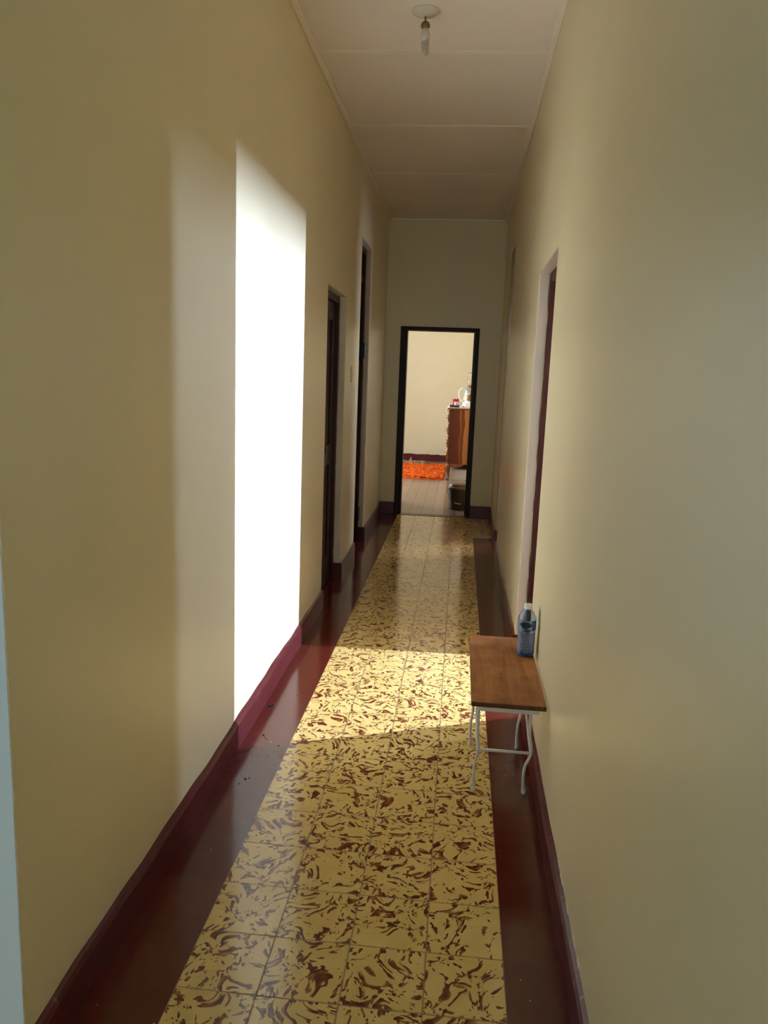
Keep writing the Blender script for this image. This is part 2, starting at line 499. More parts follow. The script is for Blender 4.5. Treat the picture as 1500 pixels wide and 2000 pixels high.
# ragged top line of the skirting on the bedroom back wall
top = [(XBL + i*.06, .115 + random.uniform(-.006, .006)) for i in range(int((XBR-XBL)/.06)+1)]
for (xa, za), (xb, zb) in zip(top[:-1], top[1:]):
    vs = [bm.verts.new(q) for q in ((xa, YBACK-.018, 0), (xb, YBACK-.018, 0), (xb, YBACK-.018, zb), (xa, YBACK-.018, za), (xa, YBACK, za+.004), (xb, YBACK, zb+.004))]
    bm.faces.new(vs[:4]); bm.faces.new((vs[3], vs[2], vs[5], vs[4]))
bmesh.ops.remove_doubles(bm, verts=bm.verts, dist=1e-5)
struct('baseboard_bedroom_back', bm, M_skirt)
bm = NB(); box(bm, XBR-.018, XBR, YB, YBACK-.02, 0, .12); struct('baseboard_bedroom_right', bm, M_skirt, bevel=.004)
# side rooms behind the right-hand doorways
RX = 2.32
W1 = (4.00, 4.128, 1.50, 2.22)     # small clear pane
W2 = (4.88, 5.08, 1.66, 2.12)     # small frosted pane
bm = NB()
y0r, y1r = 2.4, 5.7
for a, b, c, d in ((y0r, W1[0], 0, H), (W1[1], W2[0], 0, H), (W2[1], y1r, 0, H), (W1[0], W1[1], 0, W1[2]), (W1[0], W1[1], W1[3], H), (W2[0], W2[1], 0, W2[2]), (W2[0], W2[1], W2[3], H)):
    box(bm, RX, RX+.15, a, b, c, d)
W3 = (7.15, 7.70, 1.0, 2.1)
for a, b, c, d in ((y1r, W3[0], 0, H), (W3[1], YE, 0, H), (W3[0], W3[1], 0, W3[2]), (W3[0], W3[1], W3[3], H)):
    box(bm, RX, RX+.15, a, b, c, d)
struct('wall_side_outer', bm, M_white)
bm = NB(); box(bm, XR(2.4)+WT, RX, 2.25, 2.4, 0, H); struct('wall_side_near', bm, M_white)
bm = NB(); box(bm, XR(5.7)+WT, RX, 5.65, 5.8, 0, H); struct('wall_side_between', bm, M_white)
bm = NB(); box(bm, XR(YE)+WT-.1, RX+.15, YE, YE+.14, 0, H); struct('wall_side_far', bm, M_white)
for i, (w, x0, x1) in enumerate(((W1, RX, RX+.15), (W2, RX, RX+.15), (W3, RX, RX+.15), (BW, XBL-.15, XBL))):
    r = sroot('window_%d' % (i+1), ((x0+x1)/2, (w[0]+w[1])/2, w[2]))
    bm = NB(); t = .022 if i else .004; xm = (x0+x1)/2 if i else x1+.03
    box(bm, xm-.02, xm+.02, w[0], w[0]+t, w[2], w[3]); box(bm, xm-.02, xm+.02, w[1]-t, w[1], w[2], w[3])
    box(bm, xm-.02, xm+.02, w[0]+t, w[1]-t, w[2], w[2]+t); box(bm, xm-.02, xm+.02, w[0]+t, w[1]-t, w[3]-t, w[3])
    if i == 3: box(bm, xm-.015, xm+.015, (w[0]+w[1])/2-.02, (w[0]+w[1])/2+.02, w[2]+t, w[3]-t)
    obj('window_frame', bm, M_frame, r)
r = sroot('window_5', (-.085, -2.68, .8)); bm = NB()
for a, b in ((-.62, -.58), (-.105, -.065), (.41, .45)): box(bm, a, b, -2.70, -2.65, .8, 2.6)
box(bm, -.58, .41, -2.70, -2.65, .8, .84); box(bm, -.58, .41, -2.70, -2.65, 2.56, 2.6)
obj('window_frame', bm, M_frame, r)

# ceiling with its joint battens and edge strips
bm = NB(); box(bm, -2.75, RX+.15, -2.75, YBACK+.15, H, H+.1)
ceil = struct('ceiling', bm, M_ceil)
bi = 0
for yb in (-.45, .70, 1.85, 3.0, 4.166, 5.31, 6.49, 7.66):
    bm = NB(); box(bm, XL+.02, XR(yb)-.02, yb-.020, yb+.020, H-.0045, H)
    if yb in (7.66,): bm.free(); continue
    o = obj('batten', bm, M_batten, ceil, bevel=.003)
bm = NB(); box(bm, XL, XL+.028, 1.3, YE, H-.022, H); struct('trim_3', bm, M_batten, bevel=.004)
bm = NB(); box(bm, -.028, 0, -2.6, YE, H-.022, H, fx=fx); struct('trim_4', bm, M_batten, bevel=.004)
bm = NB(); box(bm, XL+.028, XR(YE)-.028, YE-.028, YE, H-.022, H); struct('trim_5', bm, M_batten, bevel=.004)

# ------------------------------------------------------------------ SETTING: skirtings (wavy hand-painted top line)
def skirting(bm, side, y0, y1, h=.118, t=.016, seed=0, end0=False, end1=False):
    rnd = random.Random(seed)
    n = max(2, int((y1-y0)/.05)); ys = [y0 + (y1-y0)*i/n for i in range(n+1)]
    ph = [rnd.uniform(0, 6.28) for _ in range(4)]
    rows = []
    for y in ys:
        dz = .0035*math.sin(y*4.1+ph[0]) + .0028*math.sin(y*9.7+ph[1]) + .002*math.sin(y*23+ph[2])
        dt = .0018*math.sin(y*6+ph[3])
        X = XL if side == 'l' else XR(y)
        s = 1 if side == 'l' else -1
        prof = ((X+s*(t+dt), -.001), (X+s*(t+dt), h-.022+dz), (X+s*(t*.7+dt), h-.006+dz), (X+s*.0008, h+dz), (X-s*.006, h+dz), (X-s*.006, -.001))
        rows.append([bm.verts.new((a, y, b)) for a, b in prof])
    for a, b in zip(rows[:-1], rows[1:]):
        for k in range(len(a)):
            k2 = (k+1) % len(a)
            bm.faces.new((a[k], b[k], b[k2], a[k2]))
    bm.faces.new(rows[0]); bm.faces.new(rows[-1][::-1])
RV = .046     # how far the skirting and plaster turn into each door recess
bm = NB()
skirting(bm, 'l', 1.298, D1[0], seed=1); skirting(bm, 'l', D1[1], D2[0], seed=2); skirting(bm, 'l', D2[1], YE, seed=3)
box(bm, XL-RV, XL+.014, D1[1]-.014, D1[1], 0, .116); box(bm, XL-RV, XL+.014, D2[1]-.014, D2[1], 0, .118)
box(bm, XL-RV, XL+.014, D1[0], D1[0]+.014, 0, .116); box(bm, XL-RV, XL+.014, D2[0], D2[0]+.014, 0, .118)
struct('baseboard_left', bm, M_skirt)
bm = NB()
skirting(bm, 'r', -2.6, D3[0], seed=4); skirting(bm, 'r', D3[1], D4[0], seed=5); skirting(bm, 'r', D4[1], YE, seed=6)
for d in (D3, D4):
    box(bm, -.014, .06, d[1]-.014, d[1], 0, .116, fx=fx); box(bm, -.014, .06, d[0], d[0]+.014, 0, .116, fx=fx)
struct('baseboard_right', bm, M_skirt)
bm = NB()
box(bm, XL, DE[0], YE-.016, YE, 0, .135); box(bm, DE[1], XR(YE), YE-.016, YE, 0, .135)
struct('baseboard_end', bm, M_skirt, bevel=.005)
# flaking paint lifted off along the right skirting
bm = NB()
for y, z, w, h in ((2.05, .126, .03, .008), (1.98, .123, .05, .006), (1.86, .127, .04, .007), (1.74, .125, .05, .006), (1.66, .128, .03, .008)):
    X = XR(y)-.0016
    n = 7
    up = [(y + w*(i/n-.5), z + random.uniform(0, h)) for i in range(n+1)]; dn = [(y + w*(i/n-.5), z - random.uniform(0, h)) for i in range(n+1)]
    prism(bm, up + dn[::-1], 'x', X, X+.004)
struct('trim_6', bm, simple('flaked_white_paint', (.78, .72, .6), .7))

# ------------------------------------------------------------------ SETTING: doors
def door_left(name, d, fan):
    y0, y1, zt = d
    r = sroot(name, (XL-.1, (y0+y1)/2, 0))
    xa, xb = XL-.17, XL-RV          # frame depth range
    ft = .055
    bm = NB()
    box(bm, xa, xb, y0, y0+ft, 0, zt); box(bm, xa, xb, y1-ft, y1, 0, zt); box(bm, xa, xb, y0+ft, y1-ft, zt-ft, zt)
    # stop moulding
    box(bm, xa, xa+.05, y0+ft, y0+ft+.015, 0, zt-ft); box(bm, xa, xa+.05, y1-ft-.015, y1-ft, 0, zt-ft)
    obj('door_frame', bm, M_door, r, bevel=.003)
    xl0, xl1 = xa+.052, xa+.09
    ly0, ly1 = y0+ft+.002, y1-ft-.002
    ztop = zt-ft-.003
    if not fan:
        bm = NB()
        box(bm, xl0, xl1, ly0, ly1, .006, ztop)
        # raised stiles and rails over recessed panels
        for a, b, c, e in ((ly0, ly0+.1, .006, ztop), (ly1-.1, ly1, .006, ztop), (ly0+.1, ly1-.1, .006, .2), (ly0+.1, ly1-.1, .86, 1.0), (ly0+.1, ly1-.1, ztop-.12, ztop)):
            box(bm, xl1, xl1+.012, a, b, c, e)
        obj('door_leaf', bm, M_door, r, bevel=.003)
        h = NB(); lathe(h, [(0, 0), (.009, 0), (.009, .02), (.022, .035), (.025, .047), (.018, .058), (0, .06)], 0, 0, 20)
        for v in h.verts: v.co = Vector((xl1+.012+v.co.z, ly0+.05+v.co.x, 1.0+v.co.y))
        obj('door_handle', h, M_dark, r)
    else:
        bm = NB(); box(bm, xl0-.01, xb-.015, ly0, ly1, 2.255, 2.30); obj('transom_bar', bm, M_frame, r, bevel=.003)
        bm = NB(); box(bm, xl0+.01, xl0+.016, ly0, ly1, 2.30, ztop)
        obj('fanlight_pane', bm, M_grime, r)
        bm = NB()
        box(bm, xl0, xl1, ly0, ly1, .006, 1.60); box(bm, xl0, xl1, ly0, ly0+.09, 1.60, 2.25); box(bm, xl0, xl1, ly1-.09, ly1, 1.60, 2.25)
        box(bm, xl0, xl1, ly0+.09, ly1-.09, 1.99, 2.25)
        for a, b, c, e in ((ly0, ly0+.09, .006, 1.6), (ly1-.09, ly1, .006, 1.6), (ly0+.09, ly1-.09, .006, .2), (ly0+.09, ly1-.09, .95, 1.07), (ly0+.09, ly1-.09, 1.48, 1.6)):
            box(bm, xl1, xl1+.010, a, b, c, e)
        lf = obj('door_leaf', bm, M_door, r, bevel=.003)
        for k in range(3):
            bm = NB(); z0 = 1.605+k*.128
            box(bm, xl0+.012, xl0+.018, ly0+.09, ly1-.09, z0, z0+.122)
            obj('glass_pane', bm, M_grime, lf)
        bm = NB(); box(bm, xb-.012, xb+.028, y1-ft-.10, y1-.005, 1.625, 1.745); obj('lock_case', bm, M_dark, r, bevel=.004)
        bm = NB(); box(bm, xb-.010, xb+.010, y1-ft-.03, y1-.008, .185, .305); obj('hinge', bm, M_dark, r, bevel=.003)
    # closed off behind the leaf
    return r
door_left('door_1', D1, False)
door_left('door_2', D2, True)
bm = NB(); box(bm, XL-WT-.02, XL-.175, D1[0]-.03, D1[1]+.03, 0, D1[2]+.03); box(bm, XL-WT-.02, XL-.175, D2[0]-.03, D2[1]+.03, 0, D2[2]+.03)
struct('wall_left_backing', bm, M_dark)
# plaster reveals of the four recesses (the soft rounded, paler lining of each opening)
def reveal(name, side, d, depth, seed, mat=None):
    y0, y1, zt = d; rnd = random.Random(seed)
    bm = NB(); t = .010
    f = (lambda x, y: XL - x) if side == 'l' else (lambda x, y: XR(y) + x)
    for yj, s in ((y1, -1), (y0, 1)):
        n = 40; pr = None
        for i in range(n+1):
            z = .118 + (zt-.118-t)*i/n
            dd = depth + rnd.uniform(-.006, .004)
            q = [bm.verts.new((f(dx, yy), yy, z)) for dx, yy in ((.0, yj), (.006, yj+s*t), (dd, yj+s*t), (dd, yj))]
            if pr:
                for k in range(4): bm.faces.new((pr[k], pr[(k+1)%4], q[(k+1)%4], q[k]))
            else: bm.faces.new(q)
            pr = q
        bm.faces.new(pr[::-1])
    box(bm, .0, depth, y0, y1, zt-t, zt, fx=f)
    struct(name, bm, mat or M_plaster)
reveal('trim_7', 'l', D1, RV, 1); reveal('trim_8', 'l', D2, RV, 2); reveal('trim_9', 'r', D3, .052, 3); reveal('trim_10', 'r', D4, .20, 4, simple('dark_olive_reveal', (.36, .30, .19), .6))  # fourth reveal is a darker olive than the other three
# right door: frame set deep in its recess, leaf standing open into the side room
def door_right(name, d, mat, with_leaf):
    y0, y1, zt = d
    r = sroot(name, (XR(y0)+.1, (y0+y1)/2, 0)); ft = .035
    f = lambda x, y: XR(y) + x
    bm = NB()
    box(bm, .055, WT+.004, y0, y0+ft, 0, zt, fx=f); box(bm, .055, WT+.004, y1-ft, y1, 0, zt, fx=f); box(bm, .055, WT+.004, y0+ft, y1-ft, zt-.045, zt, fx=f)
    obj('door_frame', bm, mat, r, bevel=.003)
    if with_leaf:
        bm = NB(); X0 = XR(y1)+WT+.03; L = y1-y0-2*ft-.006
        box(bm, X0, X0+.04, y1, y1+L, .008, zt-.05)
        for a, b, c, e in ((0, .1, .008, zt-.05), (L-.1, L, .008, zt-.05), (.1, L-.1, .008, .2), (.1, L-.1, .86, 1.0), (.1, L-.1, zt-.17, zt-.05)):
            box(bm, X0+.04, X0+.052, y1+a, y1+b, c, e)
        lf = obj('door_leaf', bm, M_door, r, bevel=.003)
        h = NB(); lathe(h, [(0, 0), (.009, 0), (.009, .02), (.022, .035), (.025, .047), (.018, .058), (0, .06)], 0, 0, 20)
        for v in h.verts: v.co = Vector((X0+.052+v.co.z, y1+L-.05+v.co.x, 1.0+v.co.y))
        obj('door_handle', h, M_dark, lf)
    return r
door_right('door_3', D3, M_redframe, True)
r = sroot('door_5', (XR(D4[0])+.2, (D4[0]+D4[1])/2, 0)); bm = NB()
box(bm, .195, .235, D4[0], D4[1], 2.08, 2.14, fx=fx); box(bm, .205, .225, D4[0], D4[1], 2.14, D4[2], fx=fx)  # added bar and board, lowering the opening to cut off window light high up
obj('light_cutoff_panel', bm, M_wall, r, bevel=.003)
# end door: dark frame with a leaf standing open into the bedroom
r = sroot('door_4', (-.035, YE+.05, 0))
bm = NB(); fw = .050
box(bm, DE[0], DE[0]+fw, YE-.012, YB+.012, 0, DE[2]); box(bm, DE[0]+fw, DE[0]+fw+.022, YE+.012, YB+.012, 0, DE[2]-.04); box(bm, DE[1]-fw+.005, DE[1], YE-.012, YB+.012, 0, DE[2]); box(bm, DE[0]+fw, DE[1]-fw+.005, YE-.012, YB+.012, DE[2]-.040, DE[2])
box(bm, DE[0]+fw, DE[0]+fw+.012, YE+.03, YB-.05, 0, DE[2]-.04); box(bm, DE[1]-fw-.007, DE[1]-fw+.005, YE+.03, YB-.05, 0, DE[2]-.04)
obj('door_frame', bm, M_frame, r, bevel=.004)
bm = NB()
Lx = DE[0]+fw
box(bm, Lx-.034, Lx+.004, YB+.014, YB+.014+.70, .012, DE[2]-.045)
for a, b, c, e in ((0, .1, .012, 1.95), (.6, .7, .012, 1.95), (.1, .6, .012, .2), (.1, .6, .86, 1.0), (.1, .6, 1.83, 1.95)):
    box(bm, Lx+.004, Lx+.016, YB+.014+a, YB+.014+b, c, e)
ca, sa = math.cos(math.radians(5)), math.sin(math.radians(5))
def swing(v):
    dx, dy = v.co.x-Lx, v.co.y-YB-.014
    v.co.x, v.co.y = Lx + dx*ca - dy*sa, YB+.014 + dx*sa + dy*ca
for v in bm.verts: swing(v)
lf = obj('door_leaf', bm, M_frame, r, bevel=.003)
h = NB(); lathe(h, [(0, 0), (.009, 0), (.009, .02), (.022, .035), (.025, .047), (.018, .058), (0, .06)], 0, 0, 20)
for v in h.verts: v.co = Vector((Lx-.034-v.co.z, YB+.66+v.co.x, .98+v.co.y)); swing(v)
obj('door_handle', h, M_brass, lf)
for zh in (.18, 1.72):
    bm = NB(); box(bm, Lx-.004, Lx+.014, YB-.045, YB+.02, zh, zh+.11); obj('hinge', bm, M_dark, r, bevel=.002)

# ------------------------------------------------------------------ THINGS: ceiling lamp
lx, ly = -.031, 3.73
lamp = thing('pendant_lamp', 'bare bulb lamp hanging from a small round rose on the corridor ceiling', 'lamp', (lx, ly, H))
bm = NB(); lathe(bm, [(0, H-.024), (.010, H-.024), (.026, H-.022), (.046, H-.015), (.057, H-.008), (.062, H-.003), (.062, H)], lx, ly, 36); obj('ceiling_rose', bm, M_lampw, lamp)
bm = NB(); tube(bm, [(lx, ly, H-.02), (lx+.001, ly, H-.035), (lx+.002, ly, H-.05)], .0035, 8); obj('cord', bm, M_cord, lamp)
bm = NB(); lathe(bm, [(0, H-.072), (.014, H-.072), (.020, H-.066), (.020, H-.056), (.016, H-.048), (.008, H-.042), (0, H-.042)], lx+.002, ly, 24)
obj('lamp_holder', bm, M_lampd, lamp)
bulb_bm = NB(); lathe(bulb_bm, [(0, H-.122), (.012, H-.122), (.017, H-.116), (.019, H-.104), (.019, H-.092), (.016, H-.084), (.013, H-.078), (.013, H-.070), (0, H-.070)], lx+.004, ly, 24)
bl = obj('bulb', bulb_bm, M_lampw, lamp)
for k, (dx, dy) in enumerate(((-.010, 0), (.004, -.009), (.004, .009))):
    bm = NB(); X, Y = lx+.007+dx, ly+dy; s = .005
    zb = H-.165 - .006*k
    pts = [(X-s, Y, H-.118)] + [(X-s, Y, zb+.008)] + [(X-s*math.cos(a), Y, zb+.008-.008*math.sin(a)) for a in (PI*.25, PI*.5, PI*.75)] + [(X+s, Y, zb+.008), (X+s, Y, H-.118)]
    tube(bm, pts, .0042, 8); obj('bulb_tube', bm, M_cfl, bl)

# ------------------------------------------------------------------ THINGS: light switch on the left wall
sw = thing('light_switch', 'small pale light switch on the left wall between the two dark doors', 'switch', (XL, 5.80, 1.48))
bm = NB(); box(bm, XL, XL+.007, 5.775, 5.825, 1.42, 1.54); obj('switch_plate', bm, M_switch, sw, bevel=.003)
bm = NB(); box(bm, XL+.007, XL+.011, 5.788, 5.812, 1.465, 1.495); obj('switch_rocker', bm, M_switch, sw, bevel=.002)

# ------------------------------------------------------------------ THINGS: little table against the right wall
ZT_ = .405
tb = thing('side_table', 'low table with worn brown wooden top and bent white iron legs by the right wall', 'table', (.432, 2.82, 0))
TX0, TX1, TY0, TY1 = .304, .556, 2.488, 3.19
bm = NB()
for q_, f_ in enumerate(box(bm, TX0, TX1, TY0, TY1, ZT_-.017, ZT_)): f_.material_index = 0 if q_ == 1 else 1
obj('tabletop', bm, [M_table, M_tedge], tb, bevel=.003, bseg=3)
bm = NB()
zr = ZT_-.017
box(bm, .332, .530, 2.628, 2.650, zr-.016, zr); box(bm, .322, .530, 2.972, 2.994, zr-.016, zr)
box(bm, .330, .535, 2.502, 2.512, zr-.020, zr); box(bm, .330, .344, 2.512, 2.628, zr-.010, zr); box(bm, .518, .532, 2.512, 2.628, zr-.010, zr)
box(bm, .326, .344, 2.650, 2.972, zr-.012, zr); box(bm, .514, .530, 2.650, 2.972, zr-.012, zr)
obj('under_frame', bm, M_iron, tb, bevel=.002)
def leg(x, y, k, kick):
    # straight rod, S-bend at the crossbar, then a curved foot ending in a flat spoon
    top = zr-.008
    p = [(x, y, top), (x, y, .28), (x+.002*k, y, .235)]
    p += bez((x+.003*k, y, .22), (x+.012*k, y, .175), (x+.014*k, y+kick*.1, .155), (x+.002*k, y+kick*.4, .132), 8)
    p += bez((x-.002*k, y+kick*.5, .125), (x-.012*k, y+kick, .10), (x-.013*k, y+kick*1.1, .06), (x-.006*k, y+kick*.9, .012), 8)[1:]
    rr = []
    for q in p:
        z = q[2]
        rr.append(  .0053 if z > .06 else .0053+.0025*(1-z/.06))
    bm = NB(); tube(bm, p, rr, 12)
    # spoon foot
    e = p[-1]
    lathe(bm, [(0, 0), (.006, .0005), (.0082, .006), (.0082, .014), (.006, .022), (0, .026)], e[0], e[1], 14)
    return bm
for (x, y, k, kick) in ((.338, 2.639, .55, -.004), (.522, 2.639, 1.0, -.004), (.328, 2.983, .28, .004), (.518, 2.983, .40, .004)):
    obj('leg', leg(x, y, k, kick), M_iron, tb)
bm = NB(); tube(bm, [(.338, 2.639, .160), (.532, 2.639, .160)], .0058, 10); obj('crossbar', bm, M_iron, tb)
bm = NB(); tube(bm, [(.326, 2.985, .160), (.522, 2.985, .160)], .0058, 10)
bm.free()
bm = NB(); tube(bm, [(.334, 2.95, zr-.006), (.335, 2.86, .29), (.338, 2.70, .18), (.340, 2.648, .150)], .0042, 10); obj('brace', bm, M_iron, tb)
bm = NB(); tube(bm, [(.512, 2.95, zr-.006), (.518, 2.86, .29), (.530, 2.70, .18), (.533, 2.648, .150)], .0042, 10); obj('brace', bm, M_iron, tb)

# ------------------------------------------------------------------ THINGS: water bottle on the table
bx, by = .5225, 2.985
z0 = ZT_ + .0005
bt = thing('water_bottle', 'ribbed blue-tinted plastic water bottle with white cap on the small table', 'bottle', (bx, by, z0))
R0 = .0345
prof = [(0, z0+.004), (.018, z0+.001), (.027, z0), (.0325, z0+.004), (R0, z0+.010), (R0, z0+.020)]
for i in range(9):
    zb = z0+.022+i*.0088
    prof += [(R0-.0040, zb+.0022), (R0-.0040, zb+.0034), (R0, zb+.0062), (R0, zb+.0080)]
prof += [(R0, z0+.104), (R0, z0+.150), (R0+.0005, z0+.154), (R0-.001, z0+.160), (.029, z0+.168), (.024, z0+.178), (.017, z0+.187), (.0135, z0+.191), (.0135, z0+.197), (0, z0+.197)]
inner = [(max(0.0, r_-.0007), z_+(.0007 if k_ < 5 else 0)) for k_, (r_, z_) in enumerate(prof)]
prof = prof[:-1] + [(q_[0], q_[1]) for q_ in inner[:-1][::-1]]
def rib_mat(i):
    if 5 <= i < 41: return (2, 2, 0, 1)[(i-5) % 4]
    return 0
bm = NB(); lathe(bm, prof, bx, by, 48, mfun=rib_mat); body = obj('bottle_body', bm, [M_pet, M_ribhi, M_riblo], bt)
bm = NB(); lathe(bm, [(0, z0+.0045), (.018, z0+.0018), (.027, z0+.0012), (.0320, z0+.0055), (.0338, z0+.013), (.026, z0+.015), (0, z0+.016)], bx, by, 40)
obj('bottle_base', bm, M_petbase, bt)['label'] = 'deep blue base'
bm = NB(); lathe(bm, [(.0150, z0+.190), (.0158, z0+.1905), (.0160, z0+.194), (.0160, z0+.207), (.0150, z0+.2095), (0, z0+.2100)], bx, by, 36)
obj('cap', bm, M_capw, bt)['label'] = 'white screw cap'
def band(bm, a0, a1, za, zb, r, n=16, wob=0, rnd=None):
    A = []
    for i in range(n+1):
        a = a0 + (a1-a0)*i/n
        lo, hi = za, zb
        if wob:
            e = math.sin(PI*i/n)
            lo = (za+zb)/2 - (zb-za)/2*(.25+.75*e)*rnd.uniform(.7, 1.15); hi = (za+zb)/2 + (zb-za)/2*(.3+.7*e)*rnd.uniform(.7, 1.1)
        A.append([bm.verts.new((bx+q*math.cos(a), by+q*math.sin(a), z)) for q, z in ((r, lo), (r, hi), (r+.0004, hi), (r+.0004, lo))])
    for p_, q_ in zip(A[:-1], A[1:]):
        for k in range(4): bm.faces.new((p_[k], q_[k], q_[(k+1)%4], p_[(k+1)%4]))
    bm.faces.new(A[0]); bm.faces.new(A[-1][::-1])
front = -PI/2 - .10     # towards the viewer
n_ = N('blue_label_film')
n_.b.inputs['Transmission Weight'].default_value = .35
M_labelblue = n_.P(Base_Color=(.10, .22, .50), Roughness=.35)
M_labeldark = simple('dark_teal_print', (.004, .018, .035), .35, vary=.3, scale=90)
bm = NB(); band(bm, front-1.5, front+1.65, z0+.108, z0+.150, R0+.0003, 24)
n2 = N('pale_label_film'); n2.b.inputs['Transmission Weight'].default_value = .85
M_labelclear = n2.P(Base_Color=(.62, .74, .90), Roughness=.2)
lab = obj('label', bm, M_labelclear, bt)
lab['label'] = 'wraparound film label'
bm = NB(); band(bm, front+.55, front+1.5, z0+.110, z0+.149, R0+.0008, 10); obj('label_panel', bm, M_labelblue, lab)
bm = NB(); band(bm, front-.85, front+.54, z0+.117, z0+.146, R0+.0009, 22, 1, random.Random(3)); band(bm, front-.25, front+.5, z0+.106, z0+.116, R0+.0009, 12, 1, random.Random(5))
obj('label_print', bm, M_labeldark, lab)

# ------------------------------------------------------------------ THINGS: chest of drawers in the bedroom
CX0, CX1, CY0, CY1 = .060, .585, 11.33, 12.25
ZC = 1.035
ch = thing('chest_of_drawers', 'tall brown veneered chest of drawers on short curved legs in the far bedroom', 'chest of drawers', (.32, 11.8, 0))
bm = NB(); box(bm, CX0+.012, CX1, CY0, CY1, .245, ZC); obj('carcass', bm, M_veneer, ch, bevel=.004)
bm = NB(); box(bm, CX0-.012, CX1+.008, CY0-.012, CY1+.012, ZC, ZC+.020); obj('chest_top', bm, M_chestwood, ch, bevel=.006, bseg=3)
# serpentine drawer fronts
nd = 4; dh = (ZC-.27-.02)/nd
for i in range(nd):
    za = .27 + i*dh + .006; zb = .27 + (i+1)*dh - .004
    bulge = [(CX0+.014, za), (CX0+.002, za+.004), (CX0-.012, za+.18*dh), (CX0-.017, za+.40*dh), (CX0-.012, za+.62*dh), (CX0+.000, za+.80*dh), (CX0-.006, zb-.012), (CX0+.0, zb-.004), (CX0+.014, zb)]
    bm = NB(); prism(bm, bulge, 'y', CY0+.012, CY1-.012)
    dr = obj('drawer', bm, M_chestwood, ch, bevel=.002)
    for yh in (CY0+.18, CY1-.18):
        zc = za + .40*dh
        bm = NB()
        pts = [(CX0-.014, yh-.045, zc+.012)] + [(CX0-.036, yh-.045+.09*t, zc+.012-.030*math.sin(PI*t)) for t in (0, .15, .3, .5, .7, .85, 1)] + [(CX0-.014, yh+.045, zc+.012)]
        tube(bm, pts, .0042, 8)
        for s in (-.045, .045): lathe(bm, [(0, zc+.002), (.008, zc+.004), (.010, zc+.012), (.008, zc+.020), (0, zc+.022)], CX0-.018, yh+s, 10)
        obj('drawer_pull', bm, M_brass, dr)
# shaped apron on the side facing the corridor, plus front apron
def apron_poly(u0, u1, zt, drop):
    um = (u0+u1)/2; n = 12
    P = [(u0, zt), (u1, zt)]
    for i in range(n+1):
        t = i/n; u = u1 + (um-u1)*t
        P.append((u, zt - drop*(1.0 - .75*t**3) - .010*math.sin(PI*t)))
    for i in range(1, n+1):
        t = 1-i/n; u = u0 + (um-u0)*t
        P.append((u, zt - drop*(1.0 - .75*t**3) - .010*math.sin(PI*t)))
    return P
bm = NB(); prism(bm, apron_poly(CX0+.02, CX1-.02, .248, .055), 'y', CY0+.004, CY0+.024); obj('apron', bm, M_chestwood, ch)
bm = NB(); prism(bm, apron_poly(CY0+.02, CY1-.02, .268, .05), 'x', CX0+.0, CX0+.02); obj('apron', bm, M_chestwood, ch)
def cabriole(x, y, sx, sy):
    path = [(0, .25, .024), (.012, .225, .030), (.018, .19, .030), (.012, .14, .022), (.002, .09, .016), (-.003, .05, .014), (.004, .022, .017), (.012, .008, .019), (.014, .0, .015)]
    bm = NB(); tube(bm, [(x+sx*o, y+sy*o, z) for o, z, r_ in path], [r_ for o, z, r_ in path], 14)
    for v in bm.verts: v.co.z = max(v.co.z, 0.0)
    return bm
for x, y, sx, sy in ((CX0+.03, CY0+.03, -1, -1), (CX1-.03, CY0+.03, 1, -1), (CX0+.03, CY1-.03, -1, 1), (CX1-.03, CY1-.03, 1, 1)):
    if x > .3: sx = 0
    obj('leg', cabriole(x, y, sx, sy), M_chestwood, ch)
ZS = ZC+.020
# cloth runner over the top, hanging down the front edge
bm = NB()
ny = 40
for i in range(ny):
    pass
rows = []
for i in range(ny+1):
    y = CY0-.010 + (CY1-CY0+.02)*i/ny
    sc = .055 + .012*math.sin(i*1.55) + .006*math.sin(i*.7)
    pr = [(CX1-.01, ZS+.0015), (CX0+.02, ZS+.0015), (CX0-.014, ZS+.0015), (CX0-.022-.003*math.sin(i*.9), ZS-.006), (CX0-.026-.004*math.sin(i*.9), ZS-.5*sc), (CX0-.025-.006*math.sin(i*.9), ZS-sc)]
    up = [(x, z+.003) if k < 3 else (x-.003, z) for k, (x, z) in enumerate(pr)]
    rows.append([bm.verts.new((x, y, z)) for x, z in pr + up[::-1]])
for a, b in zip(rows[:-1], rows[1:]):
    for k in range(len(a)): bm.faces.new((a[k], b[k], b[(k+1)%len(a)], a[(k+1)%len(a)]))
bm.faces.new(rows[0]); bm.faces.new(rows[-1][::-1])
tag(obj('table_runner', bm, M_cloth, base=(.32, 11.8, ZS)), 'white cloth runner covering the top of the tall chest of drawers', 'cloth')
ZS += .005
# tray with the red tin
ty = 11.50
bm = NB(); px0, px1, py0, py1 = .064, .204, ty-.09, ty+.09
box(bm, px0, px1, py0, py1, ZS, ZS+.006); box(bm, px0, px0+.008, py0, py1, ZS+.006, ZS+.032); box(bm, px1-.008, px1, py0, py1, ZS+.006, ZS+.032); box(bm, px0+.008, px1-.008, py0, py0+.008, ZS+.006, ZS+.032); box(bm, px0+.008, px1-.008, py1-.008, py1, ZS+.006, ZS+.032)
tag(obj('tray', bm, M_black, bevel=.002, base=(.15, ty, ZS)), 'small black tray under the red tin on top of the chest', 'tray')
zt_ = ZS+.0065
tin = thing('tin', 'small red tin with a white label standing in a black tray', 'tin', (.148, ty, zt_))
bm = NB(); lathe(bm, [(0, zt_), (.036, zt_), (.040, zt_+.004), (.047, zt_+.105), (.050, zt_+.110), (.050, zt_+.114), (.044, zt_+.114), (.038, zt_+.02), (0, zt_+.02)], .148, ty, 32); obj('tin_body', bm, M_red, tin)
bm = NB()
A = []
